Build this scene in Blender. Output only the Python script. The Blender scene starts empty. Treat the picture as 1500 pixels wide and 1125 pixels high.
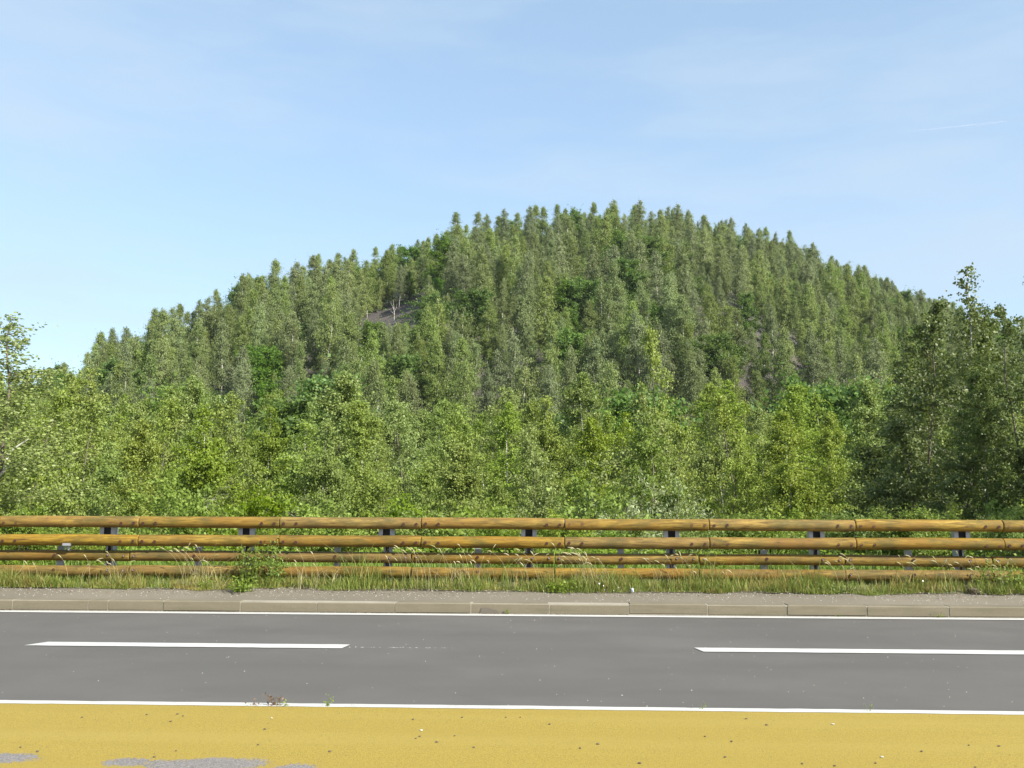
import bpy, math, random
import numpy as np
from mathutils import Vector, Matrix

S = bpy.context.scene
COL = S.collection
R = math.radians

# ------------------------------------------------------------------ camera, sky, sun, exposure
H0 = 1.323
F = 1458.3                       # focal length in pixels of the 1500 px wide photograph
YAW, PITCH, ROLL = .0358, .1256, .0041
cd = bpy.data.cameras.new('camera'); cam = bpy.data.objects.new('camera', cd); COL.objects.link(cam)
fwd = Vector((-math.sin(YAW)*math.cos(PITCH), math.cos(YAW)*math.cos(PITCH), math.sin(PITCH)))
rt = Vector((math.cos(YAW), math.sin(YAW), 0)); up = rt.cross(fwd)
r2 = rt*math.cos(ROLL) + up*math.sin(ROLL); u2 = -rt*math.sin(ROLL) + up*math.cos(ROLL)
M = Matrix((r2, u2, -fwd)).transposed().to_4x4(); M.translation = (0, 0, H0)
cam.matrix_world = M
cd.sensor_width = 36; cd.lens = 36*F/1500; cd.clip_start = .1; cd.clip_end = 40000
S.camera = cam

SUN_EL, SUN_AZ = R(38), R(130)   # azimuth clockwise from +Y: behind the camera, to the right
w = bpy.data.worlds.new('World'); S.world = w; w.use_nodes = True
wn, wl = w.node_tree.nodes, w.node_tree.links
sky = wn.new('ShaderNodeTexSky'); sky.sky_type = 'NISHITA'; sky.sun_disc = False
sky.sun_elevation = SUN_EL; sky.sun_rotation = SUN_AZ
sky.altitude = 0; sky.air_density = 1.0; sky.dust_density = 1.7; sky.ozone_density = 1.5
bg = wn['Background']; bg.inputs[1].default_value = .145
# faint cirrus veil, only a few per cent over the sky colour
tc = wn.new('ShaderNodeTexCoord'); mp = wn.new('ShaderNodeMapping'); mp.inputs['Scale'].default_value = (2.2, 2.2, 11)
mp.inputs['Rotation'].default_value = (0, .1, 0)
nz = wn.new('ShaderNodeTexNoise'); nz.inputs['Scale'].default_value = 1.1; nz.inputs['Detail'].default_value = 6; nz.inputs['Roughness'].default_value = .55
rp = wn.new('ShaderNodeMapRange'); rp.inputs[1].default_value = .38; rp.inputs[2].default_value = .70; rp.inputs[3].default_value = 0; rp.inputs[4].default_value = .7
mx = wn.new('ShaderNodeMix'); mx.data_type = 'RGBA'; mx.inputs['B'].default_value = (2.35, 2.85, 3.35, 1)
veil = wn.new('ShaderNodeMix'); veil.data_type = 'RGBA'; veil.inputs['Factor'].default_value = .42; veil.inputs['B'].default_value = (1.85, 2.6, 3.15, 1)
wl.new(tc.outputs['Generated'], mp.inputs[0]); wl.new(mp.outputs[0], nz.inputs['Vector']); wl.new(nz.outputs['Fac'], rp.inputs[0])
wl.new(rp.outputs[0], mx.inputs['Factor']); wl.new(sky.outputs[0], veil.inputs['A']); wl.new(veil.outputs['Result'], mx.inputs['A']); wl.new(mx.outputs['Result'], bg.inputs[0])

sl = bpy.data.lights.new('sun', 'SUN'); sl.energy = 5.0; sl.angle = R(.53); sl.color = (1, .955, .87)
so = bpy.data.objects.new('sun', sl); COL.objects.link(so)
sv = Vector((math.sin(SUN_AZ)*math.cos(SUN_EL), math.cos(SUN_AZ)*math.cos(SUN_EL), math.sin(SUN_EL)))
so.rotation_euler = (-sv).to_track_quat('-Z', 'Y').to_euler(); so.location = (30, -20, 40)

S.view_settings.view_transform = 'Standard'; S.view_settings.look = 'None'
S.view_settings.gamma = 1; S.view_settings.use_curve_mapping = False
S.view_settings.exposure = .95
S.render.engine = 'CYCLES'
S.cycles.max_bounces = 6; S.cycles.diffuse_bounces = 3; S.cycles.transmission_bounces = 4
S.cycles.sample_clamp_indirect = 6

# ------------------------------------------------------------------ helpers
def ray(px, py):
    d = r2*((px-750)/F) + u2*((562.5-py)/F) + fwd
    return d
def on_y(px, py, Y):             # point where the sight line meets the plane y = Y
    d = ray(px, py); t = Y/d.y
    return Vector((d.x*t, Y, H0+d.z*t))
def on_z(px, py, Z=0.0):
    d = ray(px, py); t = (Z-H0)/d.z
    return Vector((d.x*t, d.y*t, Z))
def proj(p):
    v = Vector(p)-Vector((0, 0, H0)); d = v.dot(fwd)
    return 750+F*v.dot(r2)/d, 562.5-F*v.dot(u2)/d, d
def azim(px): return math.atan((px-750)/F)-YAW      # clockwise azimuth from +Y

class MB:
    def __init__(s): s.V = []; s.Fc = []; s.n = 0
    def add(s, V, Fc):
        V = np.asarray(V, dtype=np.float64).reshape(-1, 3)
        s.V.append(V); s.Fc += [[i+s.n for i in f] for f in Fc]; s.n += len(V)
    def box(s, c, d, bev=0):
        cx, cy, cz = c; a, b, e = d[0]/2, d[1]/2, d[2]/2
        if bev <= 0:
            V = [(cx+i*a, cy+j*b, cz+k*e) for i in (-1, 1) for j in (-1, 1) for k in (-1, 1)]
            s.add(V, [(0,1,3,2), (4,6,7,5), (0,4,5,1), (2,3,7,6), (0,2,6,4), (1,5,7,3)]); return
        V = []
        for k, q in ((-e, bev), (-e+bev, 0), (e-bev, 0), (e, bev)):
            for i, j in ((-1, -1), (1, -1), (1, 1), (-1, 1)):
                V.append((cx+i*(a-q), cy+j*(b-q), cz+k))
        Fc = [(3, 2, 1, 0), (12, 13, 14, 15)]
        for l in range(3):
            for q in range(4):
                Fc.append((l*4+q, l*4+(q+1) % 4, l*4+4+(q+1) % 4, l*4+4+q))
        s.add(V, Fc)
    def tube(s, P, rad, n=8, caps=True):
        P = np.asarray(P, dtype=float); m = len(P)
        rad = np.broadcast_to(np.asarray(rad, dtype=float), (m,))
        T = np.gradient(P, axis=0); T /= np.linalg.norm(T, axis=1)[:, None]+1e-9
        ref = np.array([0, 0, 1.]) if abs(T[0, 2]) < .9 else np.array([1., 0, 0])
        V = []
        for i in range(m):
            a = np.cross(ref, T[i]); a /= np.linalg.norm(a)+1e-9; b = np.cross(T[i], a)
            for k in range(n):
                an = 2*math.pi*k/n
                V.append(P[i]+rad[i]*(math.cos(an)*a+math.sin(an)*b))
        Fc = [(i*n+k, i*n+(k+1) % n, (i+1)*n+(k+1) % n, (i+1)*n+k) for i in range(m-1) for k in range(n)]
        if caps: Fc += [tuple(range(n))[::-1], tuple(range((m-1)*n, m*n))]
        s.add(V, Fc)
    def mesh(s, name, mat, smooth=True):
        me = bpy.data.meshes.new(name)
        me.from_pydata(np.vstack(s.V).tolist(), [], s.Fc)
        if mat: me.materials.append(mat)
        if smooth: me.polygons.foreach_set('use_smooth', [True]*len(me.polygons))
        me.update(); return me
    def obj(s, name, mat, parent=None, smooth=False):
        return link(name, s.mesh(name, mat, smooth), parent)

def link(name, me, parent=None, loc=None):
    o = bpy.data.objects.new(name, me); COL.objects.link(o)
    if parent: o.parent = parent
    if loc is not None: o.location = loc
    return o
def tag(o, label=None, cat=None, group=None, kind=None):
    for k, v in (('label', label), ('category', cat), ('group', group), ('kind', kind)):
        if v: o[k] = v
    return o
def quads_mesh(name, V, mat, smooth=False):          # V (n,4,3): n separate quads
    n = len(V); me = bpy.data.meshes.new(name)
    me.vertices.add(n*4); me.vertices.foreach_set('co', np.ascontiguousarray(V, dtype=np.float32).ravel())
    me.loops.add(n*4); me.loops.foreach_set('vertex_index', np.arange(n*4, dtype=np.int32))
    me.polygons.add(n); me.polygons.foreach_set('loop_start', np.arange(0, n*4, 4, dtype=np.int32))
    me.materials.append(mat); me.update(calc_edges=True)
    return me
def grid_mesh(name, P, mat, smooth=True):            # P (a,b,3)
    a, b = P.shape[:2]; me = bpy.data.meshes.new(name)
    I = np.arange(a*b).reshape(a, b)
    Q = np.stack([I[:-1, :-1], I[1:, :-1], I[1:, 1:], I[:-1, 1:]], -1).reshape(-1, 4)
    me.vertices.add(a*b); me.vertices.foreach_set('co', P.astype(np.float32).ravel())
    me.loops.add(len(Q)*4); me.loops.foreach_set('vertex_index', Q.astype(np.int32).ravel())
    me.polygons.add(len(Q)); me.polygons.foreach_set('loop_start', np.arange(0, len(Q)*4, 4, dtype=np.int32))
    if mat: me.materials.append(mat)
    me.update(calc_edges=True)
    if smooth: me.polygons.foreach_set('use_smooth', [True]*len(me.polygons))
    return me

# ------------------------------------------------------------------ materials
class NT:
    def __init__(s, name):
        s.m = bpy.data.materials.new(name); s.m.use_nodes = True
        s.t = s.m.node_tree; s.b = s.t.nodes['Principled BSDF']; s.out = s.t.nodes['Material Output']
    def n(s, typ, **kw):
        x = s.t.nodes.new(typ)
        for k, v in kw.items():
            if k.startswith('i_'): x.inputs[k[2:].replace('_', ' ')].default_value = v
            else: setattr(x, k, v)
        return x
    def l(s, a, b): s.t.links.new(a, b)
    def pos(s, scale=(1, 1, 1), obj=True, add=None):
        c = s.n('ShaderNodeTexCoord') if obj else s.n('ShaderNodeNewGeometry')
        m = s.n('ShaderNodeMapping'); m.inputs['Scale'].default_value = scale
        s.l(c.outputs['Object' if obj else 'Position'], m.inputs[0])
        if add is not None: s.l(add, m.inputs['Location'])
        return m.outputs[0]
    def noise(s, vec, scale, detail=4, rough=.55, dist=0):
        x = s.n('ShaderNodeTexNoise'); x.inputs['Scale'].default_value = scale; x.inputs['Detail'].default_value = detail
        x.inputs['Roughness'].default_value = rough; x.inputs['Distortion'].default_value = dist
        s.l(vec, x.inputs['Vector']); return x.outputs['Fac']
    def ramp(s, fac, lo, hi, a=0., b=1.):
        x = s.n('ShaderNodeMapRange'); x.inputs[1].default_value = lo; x.inputs[2].default_value = hi
        x.inputs[3].default_value = a; x.inputs[4].default_value = b; s.l(fac, x.inputs[0]); return x.outputs[0]
    def mix(s, fac, A, B, mode='MIX'):
        x = s.n('ShaderNodeMix', data_type='RGBA', blend_type=mode)
        for v, k in ((A, 'A'), (B, 'B')):
            if isinstance(v, (tuple, list)): x.inputs[k].default_value = (*v[:3], 1)
            else: s.l(v, x.inputs[k])
        if isinstance(fac, (int, float)): x.inputs['Factor'].default_value = fac
        else: s.l(fac, x.inputs['Factor'])
        return x.outputs['Result']
    def math(s, op, a, b=None):
        x = s.n('ShaderNodeMath', operation=op)
        for i, v in enumerate((a, b)):
            if v is None: continue
            if isinstance(v, (int, float)): x.inputs[i].default_value = v
            else: s.l(v, x.inputs[i])
        return x.outputs[0]
    def bump(s, h, strength=.3, dist=.01):
        x = s.n('ShaderNodeBump'); x.inputs['Strength'].default_value = strength; x.inputs['Distance'].default_value = dist
        s.l(h, x.inputs['Height']); s.l(x.outputs[0], s.b.inputs['Normal'])
    def col(s, c):
        if isinstance(c, (tuple, list)): s.b.inputs['Base Color'].default_value = (*c[:3], 1)
        else: s.l(c, s.b.inputs['Base Color'])
    def rough(s, v):
        if isinstance(v, (int, float)): s.b.inputs['Roughness'].default_value = v
        else: s.l(v, s.b.inputs['Roughness'])
        return s

def leaf_mat(name, c1, c2, trans=.35, rough=.45, spec=.5, objvar=.25, yellow=None):
    t = NT(name)
    g = t.n('ShaderNodeNewGeometry'); oi = t.n('ShaderNodeObjectInfo')
    c = t.mix(g.outputs['Random Per Island'], c1, c2)
    # per tree tint
    hsv = t.n('ShaderNodeHueSaturation')
    t.l(c, hsv.inputs['Color'])
    t.l(t.ramp(oi.outputs['Random'], 0, 1, 1-objvar, 1+objvar), hsv.inputs['Value'])
    r7 = t.math('FRACT', t.math('MULTIPLY', oi.outputs['Random'], 7.31))
    t.l(t.ramp(r7, 0, 1, .492, .512), hsv.inputs['Hue'])
    r9 = t.math('FRACT', t.math('MULTIPLY', oi.outputs['Random'], 13.7))
    t.l(t.ramp(r9, 0, 1, .85, 1.1), hsv.inputs['Saturation'])
    c = hsv.outputs[0]
    t.col(c); t.rough(rough); t.b.inputs['Specular IOR Level'].default_value = spec
    tr = t.n('ShaderNodeBsdfTranslucent')
    t.l(t.mix(.35, c, (.25, .34, .03)), tr.inputs['Color'])
    ms = t.n('ShaderNodeMixShader'); ms.inputs[0].default_value = trans
    t.l(t.b.outputs[0], ms.inputs[1]); t.l(tr.outputs[0], ms.inputs[2]); t.l(ms.outputs[0], t.out.inputs[0])
    return t.m

LEAF = {
 'birch_far':  leaf_mat('birch_foliage_hill', (.140, .186, .046), (.240, .292, .096), .33, .6, .2, .22),
 'grey_far':   leaf_mat('birch_foliage_greyish', (.138, .172, .066), (.225, .265, .122), .32, .6, .2, .18),
 'broad_far':  leaf_mat('broadleaf_foliage_hill', (.075, .140, .020), (.140, .235, .040), .4, .55, .3, .22),
 'birch':      leaf_mat('birch_foliage', (.155, .212, .028), (.305, .380, .078), .42, .55, .25, .15),
 'aspen':      leaf_mat('aspen_foliage', (.150, .200, .028), (.31, .370, .090), .4, .5, .35, .12),
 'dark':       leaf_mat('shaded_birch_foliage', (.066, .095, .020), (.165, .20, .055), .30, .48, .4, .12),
 'bright':     leaf_mat('bright_foliage', (.13, .195, .018), (.235, .31, .040), .45, .5, .3, .12),
 'silver':     leaf_mat('willow_foliage', (.19, .24, .11), (.34, .39, .19), .35, .5, .4, .1),
 'weed':       leaf_mat('weed_leaves', (.12, .18, .022), (.24, .31, .055), .4, .5, .3, .12),
 'drywood':    leaf_mat('reddish_weed', (.12, .06, .04), (.22, .13, .07), .3, .5, .4, .1),
}
def mat_bark():
    t = NT('birch_bark'); v = t.pos((1, 1, 5), True)
    n = t.noise(v, 3.2, 5, .7); n2 = t.noise(t.pos((1, 1, .6)), 2.0, 3)
    c = t.mix(t.ramp(n, .55, .62), (.52, .49, .43), (.05, .045, .04))
    c = t.mix(t.ramp(n2, .5, .7), c, (.20, .19, .14)); t.col(c); t.rough(.8); return t.m
def mat_barkd():
    t = NT('brown_bark'); n = t.noise(t.pos((3, 3, 1)), 4, 5, .7)
    t.col(t.mix(n, (.06, .05, .035), (.17, .14, .10))); t.rough(.9); t.bump(n, .5, .02); return t.m
BARK, BARKD = mat_bark(), mat_barkd()

def mat_asphalt(name, base, spots=.4, warm=0.):
    t = NT(name); P = t.pos((1, 1, 1), False)
    agg = t.noise(P, 190, 2, .7); fine = t.noise(P, 60, 3, .6)
    big = t.noise(t.pos((.12, 1.1, 1), False), 1.3, 4, .5); pat = t.noise(P, .55, 5, .6)
    b = Vector(base)
    c = t.mix(t.ramp(agg, .3, .72), tuple(b*(1-spots)), tuple(b*(1+spots)))
    c = t.mix(t.ramp(fine, .3, .75, 0, .5), c, tuple(b*.8))
    c = t.mix(t.ramp(big, .40, .62, 0, .7), c, tuple(b*.82))
    c = t.mix(t.ramp(pat, .45, .65, 0, .6), c, tuple(b*1.13))
    t.col(c); t.rough(.85); t.bump(t.noise(P, 150, 3, .7), .5, .004); t.b.inputs['Specular IOR Level'].default_value = .3
    return t.m
def mat_paint(name, c0, under, lo=.63, hi=.72):
    t = NT(name); P = t.pos((1, 1, 1), False)
    n = t.noise(P, 70, 4, .75); n2 = t.noise(P, 3.5, 5, .65)
    s = t.math('ADD', t.math('MULTIPLY', n, .55), t.math('MULTIPLY', n2, .45))
    f = t.ramp(s, lo, hi)
    d = t.mix(t.ramp(t.noise(t.pos((.4, 4, 1), False), 3, 5), .4, .75, 0, .5), c0, tuple(Vector(c0)*.8))
    t.col(t.mix(f, d, under)); t.rough(.7); t.bump(n, .25, .003); return t.m
def mat_yellow():
    t = NT('yellow_surfacing'); P = t.pos((1, 1, 1), False)
    c = t.mix(t.ramp(t.noise(P, 170, 2, .7), .34, .66), (.165, .112, .014), (.355, .262, .030))
    c = t.mix(t.ramp(t.noise(t.pos((.35, 1.6, 1), False), 1.6, 5, .6), .38, .72, 0, .6), c, (.255, .180, .022))
    c = t.mix(t.ramp(t.noise(t.pos((.12, 2.4, 1), False), 1.1, 5, .6), .45, .7, 0, .3), c, (.31, .235, .050))
    c = t.mix(t.ramp(t.noise(P, 34, 3, .75), .70, .78, 0, .5), c, (.16, .12, .05))
    # worn patches along the near edge, where the grey aggregate shows
    sp = t.n('ShaderNodeSeparateXYZ'); g = t.n('ShaderNodeNewGeometry'); t.l(g.outputs['Position'], sp.inputs[0])
    nz = t.noise(P, 2.2, 6, .62); nf = t.noise(P, 45, 3, .7)
    wob = t.math('ADD', t.math('MULTIPLY', t.math('SUBTRACT', nz, .5), .36), t.math('MULTIPLY', t.math('SUBTRACT', nf, .5), .26))
    f = None
    for (cx, cy, ax, ay) in WEAR:
        ex = t.math('DIVIDE', t.math('SUBTRACT', sp.outputs[0], cx), ax)
        ey = t.math('DIVIDE', t.math('SUBTRACT', sp.outputs[1], cy), ay)
        r = t.math('SQRT', t.math('ADD', t.math('MULTIPLY', ex, ex), t.math('MULTIPLY', ey, ey)))
        r = t.math('ADD', r, t.math('MULTIPLY', wob, 6.5))
        m = t.ramp(r, 1.04, .96)
        f = m if f is None else t.math('MAXIMUM', f, m)
    grey = t.mix(t.ramp(t.noise(P, 120, 2, .7), .35, .68), (.085, .078, .07), (.26, .235, .215))
    t.col(t.mix(f, c, grey)); t.rough(.85); t.bump(t.noise(P, 140, 3, .7), .5, .004); return t.m
_w = []
for px, py, hx, hy in ((5, 1111, 50, 6), (185, 1118, 36, 5), (300, 1121, 95, 8), (430, 1126, 34, 5)):
    a = on_z(px, py); b = on_z(px+hx, py); c = on_z(px, py-hy)
    _w.append((a.x, a.y, abs(b.x-a.x), abs(c.y-a.y)*1.2))
WEAR = _w
ASPH = mat_asphalt('road_asphalt', (.101, .094, .084), .5)
PAVE = mat_asphalt('pavement_asphalt', (.150, .131, .098), .35)
WHITE = mat_paint('white_road_paint', (.46, .45, .415), (.17, .16, .15), .565, .66)
YELLOW = mat_yellow()
def mat_conc(name, a, b):
    t = NT(name); P = t.pos((1, 1, 1), False)
    c = t.mix(t.noise(P, 6, 6, .7), a, b); c = t.mix(t.ramp(t.noise(P, 90, 2, .7), .45, .75, 0, .6), c, tuple(Vector(b)*1.15))
    c = t.mix(t.ramp(t.noise(t.pos((1, 1, 9), False), 1.8, 5), .5, .75, 0, .5), c, (.09, .078, .045))
    t.col(c); t.rough(.9); t.bump(t.noise(P, 80, 3), .3, .004); return t.m
CONC = mat_conc('kerb_concrete', (.115, .098, .064), (.165, .142, .096)); MORTAR = mat_conc('mortar', (.22, .195, .15), (.31, .28, .22))
def mat_soil():
    t = NT('verge_soil'); P = t.pos((1, 1, 1), False)
    c = t.mix(t.noise(P, 4, 7, .7), (.14, .11, .07), (.28, .24, .16))
    t.col(t.mix(t.ramp(t.noise(P, 1.2, 4), .4, .6, 0, .7), c, (.10, .13, .04))); t.rough(.95); t.bump(t.noise(P, 25, 5), .6, .02); return t.m
SOIL = mat_soil()
def mat_shale():
    t = NT('colliery_shale'); P = t.pos((1, 1, 1), False)
    c = t.mix(t.noise(P, .35, 8, .75), (.030, .027, .029), (.105, .088, .080))
    c = t.mix(t.ramp(t.noise(P, .18, 5), .55, .7, 0, .6), c, (.14, .10, .075))
    c = t.mix(t.ramp(t.noise(P, 5, 4, .8), .62, .72, 0, .5), c, (.21, .19, .17))
    t.col(c); t.rough(.95); t.bump(t.noise(P, 1.2, 8, .7), .9, .25); return t.m
SHALE = mat_shale()
def mat_wood(name, dim=1.0):
    t = NT(name); oi = t.n('ShaderNodeObjectInfo')
    cb = t.n('ShaderNodeCombineXYZ'); rr = t.math('MULTIPLY', oi.outputs['Random'], 31.)
    for k in range(3): t.l(rr, cb.inputs[k])
    P = t.pos((1, 9, 9), True, cb.outputs[0]); P2 = t.pos((1, 2.2, 2.2), True, cb.outputs[0])
    grain = t.noise(P, 3.2, 6, .65, .8); broad = t.noise(P2, 1.6, 5, .6, .3)
    A = tuple(Vector((.085, .048, .006))*dim); B = tuple(Vector((.310, .202, .033))*dim)
    c = t.mix(t.ramp(grain, .34, .62), A, B)
    c = t.mix(t.ramp(broad, .40, .62, 0, .8), c, tuple(Vector((.190, .100, .016))*dim))
    # green algae and grey weathering in blotches
    c = t.mix(t.ramp(t.noise(P2, 2.3, 5, .65), .46, .66, 0, .85), c, (.085, .070, .016))
    c = t.mix(t.ramp(t.noise(t.pos((.6, 5, 5), True, cb.outputs[0]), 5, 5, .7), .56, .72, 0, .8), c, (.040, .026, .012))
    # knots
    vo = t.n('ShaderNodeTexVoronoi'); vo.inputs['Scale'].default_value = 2.6; t.l(t.pos((1, 2.4, 2.4), True, cb.outputs[0]), vo.inputs['Vector'])
    c = t.mix(t.ramp(vo.outputs['Distance'], .085, .045), c, (.12, .06, .02))
    # drying checks: thin dark lines along the grain
    ck = t.noise(t.pos((.35, 13, 13), True, cb.outputs[0]), 4, 3, .5, .4)
    c = t.mix(t.ramp(ck, .685, .72, 0, .85), c, (.06, .03, .012))
    hv = t.n('ShaderNodeHueSaturation'); t.l(c, hv.inputs['Color'])
    t.l(t.ramp(oi.outputs['Random'], 0, 1, .84, 1.06), hv.inputs['Value'])
    t.l(t.ramp(t.math('FRACT', t.math('MULTIPLY', oi.outputs['Random'], 5.7)), 0, 1, .9, 1.04), hv.inputs['Saturation'])
    t.col(hv.outputs[0]); t.rough(.75); t.b.inputs['Specular IOR Level'].default_value = .3; t.bump(grain, .35, .006); return t.m
WOOD = mat_wood('weathered_log'); WOOD2 = mat_wood('weathered_lower_log', .9)
def simple(name, c, rough=.6, metal=0, var=.15, sc=20):
    t = NT(name); n = t.noise(t.pos((1, 1, 1), False), sc, 4)
    t.col(t.mix(n, tuple(Vector(c)*(1-var)), tuple(Vector(c)*(1+var)))); t.rough(rough); t.b.inputs['Metallic'].default_value = metal
    return t.m
DWEB = simple('spacer_web_shade', (.035, .033, .034), .8, .1, .3, 12)  # shade inside the hollow spacer, put into the web as a near-black colour
GALV = simple('galvanised_steel', (.34, .35, .37), .55, .45, .25, 9)
RUST = simple('rusty_bolt', (.085, .035, .02), .7, .2, .3, 90)
DARK = simple('bolt_socket', (.015, .01, .008), .9)
ZINC = simple('zinc_bolt', (.55, .53, .50), .45, .4)
STONE = simple('pale_stone', (.48, .45, .40), .9, 0, .3); DSTONE = simple('dark_stone', (.10, .075, .05), .9, 0, .3)
FLOWER = simple('white_petals', (.75, .74, .72), .7); STAIN = mat_asphalt('tar_patch', (.125, .108, .085), .25)
def mat_grass(name, cols):
    t = NT(name); g = t.n('ShaderNodeNewGeometry')
    c = t.mix(g.outputs['Random Per Island'], cols[0], cols[1])
    c = t.mix(t.ramp(t.math('FRACT', t.math('MULTIPLY', g.outputs['Random Per Island'], 17.3)), .86, .9), c, cols[2])
    P = t.pos((1, 1, 1), False)
    c = t.mix(t.ramp(t.noise(P, 1.7, 5, .7), .50, .66, 0, .7), c, cols[2])
    t.col(c); t.rough(.6)
    tr = t.n('ShaderNodeBsdfTranslucent'); t.l(c, tr.inputs['Color']); ms = t.n('ShaderNodeMixShader'); ms.inputs[0].default_value = .35
    t.l(t.b.outputs[0], ms.inputs[1]); t.l(tr.outputs[0], ms.inputs[2]); t.l(ms.outputs[0], t.out.inputs[0]); return t.m
GRASS = mat_grass('verge_grass', ((.10, .15, .022), (.25, .31, .050), (.33, .25, .075)))
STRAW = mat_grass('dry_grass_stalks', ((.42, .36, .18), (.56, .50, .30), (.30, .32, .12)))

# ------------------------------------------------------------------ terrain
rng = np.random.default_rng(7)
YN, YD, YK, YR = 6.906, 9.812, 12.97, 14.056
def vnoise(x, y, seed=0):                       # smooth value noise, numpy
    x = np.asarray(x, float); y = np.asarray(y, float)
    xi = np.floor(x).astype(int); yi = np.floor(y).astype(int); fx = x-xi; fy = y-yi
    fx = fx*fx*(3-2*fx); fy = fy*fy*(3-2*fy)
    def h(a, b):
        n = (a*374761393+b*668265263+seed*1274126177) & 0x7fffffff
        n = ((n ^ (n >> 13))*1274126177) & 0x7fffffff
        return ((n ^ (n >> 16)) & 0xffff)/65535.
    return (h(xi, yi)*(1-fx)+h(xi+1, yi)*fx)*(1-fy)+(h(xi, yi+1)*(1-fx)+h(xi+1, yi+1)*fx)*fy
# skyline of the bare hill: column, height of the tree line in the photograph, ridge distance
SK = [(-250, 650, 150), (0, 600, 150), (70, 575, 150), (150, 535, 155), (200, 505, 160), (310, 455, 168), (400, 422, 175), (480, 390, 180),
      (560, 370, 184), (610, 356, 187), (700, 338, 192), (780, 332, 196), (860, 316, 200), (960, 314, 206), (1050, 324, 213), (1150, 350, 220),
      (1200, 368, 225), (1280, 398, 232), (1340, 428, 238), (1400, 458, 243), (1500, 500, 250), (1800, 600, 250)]
_az = np.array([azim(s[0]) for s in SK]); _D = np.array([float(s[2]) for s in SK])
TREE_H = 7.6
_el = np.array([((750-s[1])/F*math.cos(azim(s[0])+YAW)) for s in SK])
_zr = H0+_el*_D-TREE_H
ZB = -2.4
def ground_z(X, Y):
    X = np.asarray(X, float); Y = np.asarray(Y, float)
    D = np.hypot(X, Y); az = np.arctan2(X, Y)
    zr = np.maximum(np.interp(az, _az, _zr), ZB+1); Dr = np.interp(az, _az, _D)
    D0 = 84.
    s = (D-D0)/(Dr-D0)
    g = np.where(s < 0, 0, np.where(s < 1, np.clip(s, 0, 1)**1.08*(1.0)+.10*np.sin(np.clip(s, 0, 1)*math.pi), 1.0))
    over = np.clip((s-1), 0, None)
    g = np.where(s >= 1, np.maximum(1-.9*over**1.3*2.2, -.05), g)
    k = 1/(1+np.exp(-(D-92)/7)); hz = ZB+(zr-ZB)*g*k
    hz = hz+np.clip(g, 0, 1)*(vnoise(X*.07, Y*.07, 3)-.5)*4.5*np.clip((D-90)/30, 0, 1)
    emb = np.interp(Y, [YK, YK+.75, 14.0, 16.6, 22.5, 1e5], [.14, .24, .27, .30, ZB, ZB])
    emb = emb+np.where(Y > 14, (vnoise(X*.9, Y*.9, 1)-.5)*.10, 0)+np.where(Y > 19, (vnoise(X*.15, Y*.15, 2)-.5)*.8*np.clip((Y-19)/6, 0, 1), 0)
    front = (D > 60) & (Y > 25)
    return np.where(front, np.maximum(hz, ZB)+np.where(D < 84, emb-ZB, (emb-ZB)*np.clip((100-D)/16, 0, 1)), emb)
gz = lambda x, y: float(ground_z(x, y))

az_ = np.linspace(-.80, .80, 150); dd = np.concatenate([np.linspace(20, 80, 50), np.linspace(81.5, 330, 140)])
A_, D_ = np.meshgrid(az_, dd, indexing='ij')
X_, Y_ = np.sin(A_)*D_, np.cos(A_)*D_
Y_ = np.maximum(Y_, 14.6)
P = np.stack([X_, Y_, ground_z(X_, Y_)], -1)
hill = link('hillside', grid_mesh('hillside', P, SHALE)); tag(hill, 'dark shale spoil hill beneath the birch wood', kind='structure')
xs = np.arange(-26, 26.01, .2); ys = np.concatenate([np.arange(YK+.70, 17, .1), np.arange(17, 24, .4)])
Xg, Yg = np.meshgrid(xs, ys, indexing='ij')
Zg = ground_z(Xg, Yg)+np.interp(Yg, [YK+.7, YK+.98], [-.05, .012])
vg = link('verge_ground', grid_mesh('verge_ground', np.stack([Xg, Yg, Zg], -1), SOIL)); tag(vg, 'grassy verge ground under and behind the log guardrail', kind='structure')
mb = MB(); mb.add([(-1500, -1500, -3.4), (1500, -1500, -3.4), (1500, 1500, -3.4), (-1500, 1500, -3.4)], [(0, 1, 2, 3)])
tag(mb.obj('ground', SOIL), 'low ground reaching to the horizon', kind='structure')

# ------------------------------------------------------------------ road
def sheet(name, x0, x1, y0, y1, z, mat, label, nx=1):
    mb = MB(); mb.add([(x0, y0, z), (x1, y0, z), (x1, y1, z), (x0, y1, z)], [(0, 1, 2, 3)])
    return tag(mb.obj(name, mat), label, kind='structure')
sheet('road', -160, 160, -3.0, YK+.02, 0, ASPH, 'grey asphalt road crossing in front of the log guardrail')
sheet('yellow_strip', -160, 160, 3.2, YN-.05, .004, YELLOW, 'ochre yellow surfaced strip with worn grey patches')
def marking(name, x0, x1, y0, y1, label, skew0=0., skew1=0.):
    mb = MB(); n = max(1, int((x1-x0)/.12)); V = []; Fc = []
    for i in range(n+1):
        x = x0+(x1-x0)*i/n; e0, e1 = rng.normal(0, .0035, 2)
        V += [(x+(skew0 if i == 0 else skew1 if i == n else 0)*0, y0+e0, .006), (x+(skew0 if i == 0 else skew1 if i == n else 0), y1+e1, .006)]
        if i: Fc.append((2*i-2, 2*i, 2*i+1, 2*i-1))
    mb.add(V, Fc); return tag(mb.obj(name, WHITE), label, kind='structure')
marking('edge_line', -40, 40, YN-.055, YN+.055, 'white edge line between yellow strip and grey road')
marking('edge_line', -40, 40, YK-.28, YK-.08, 'white edge line at the foot of the kerb')
xa, xb = on_z(47, 943).x, on_z(504, 948).x; xc = on_z(1028, 953).x
pitch_ = xc-xa
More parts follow.
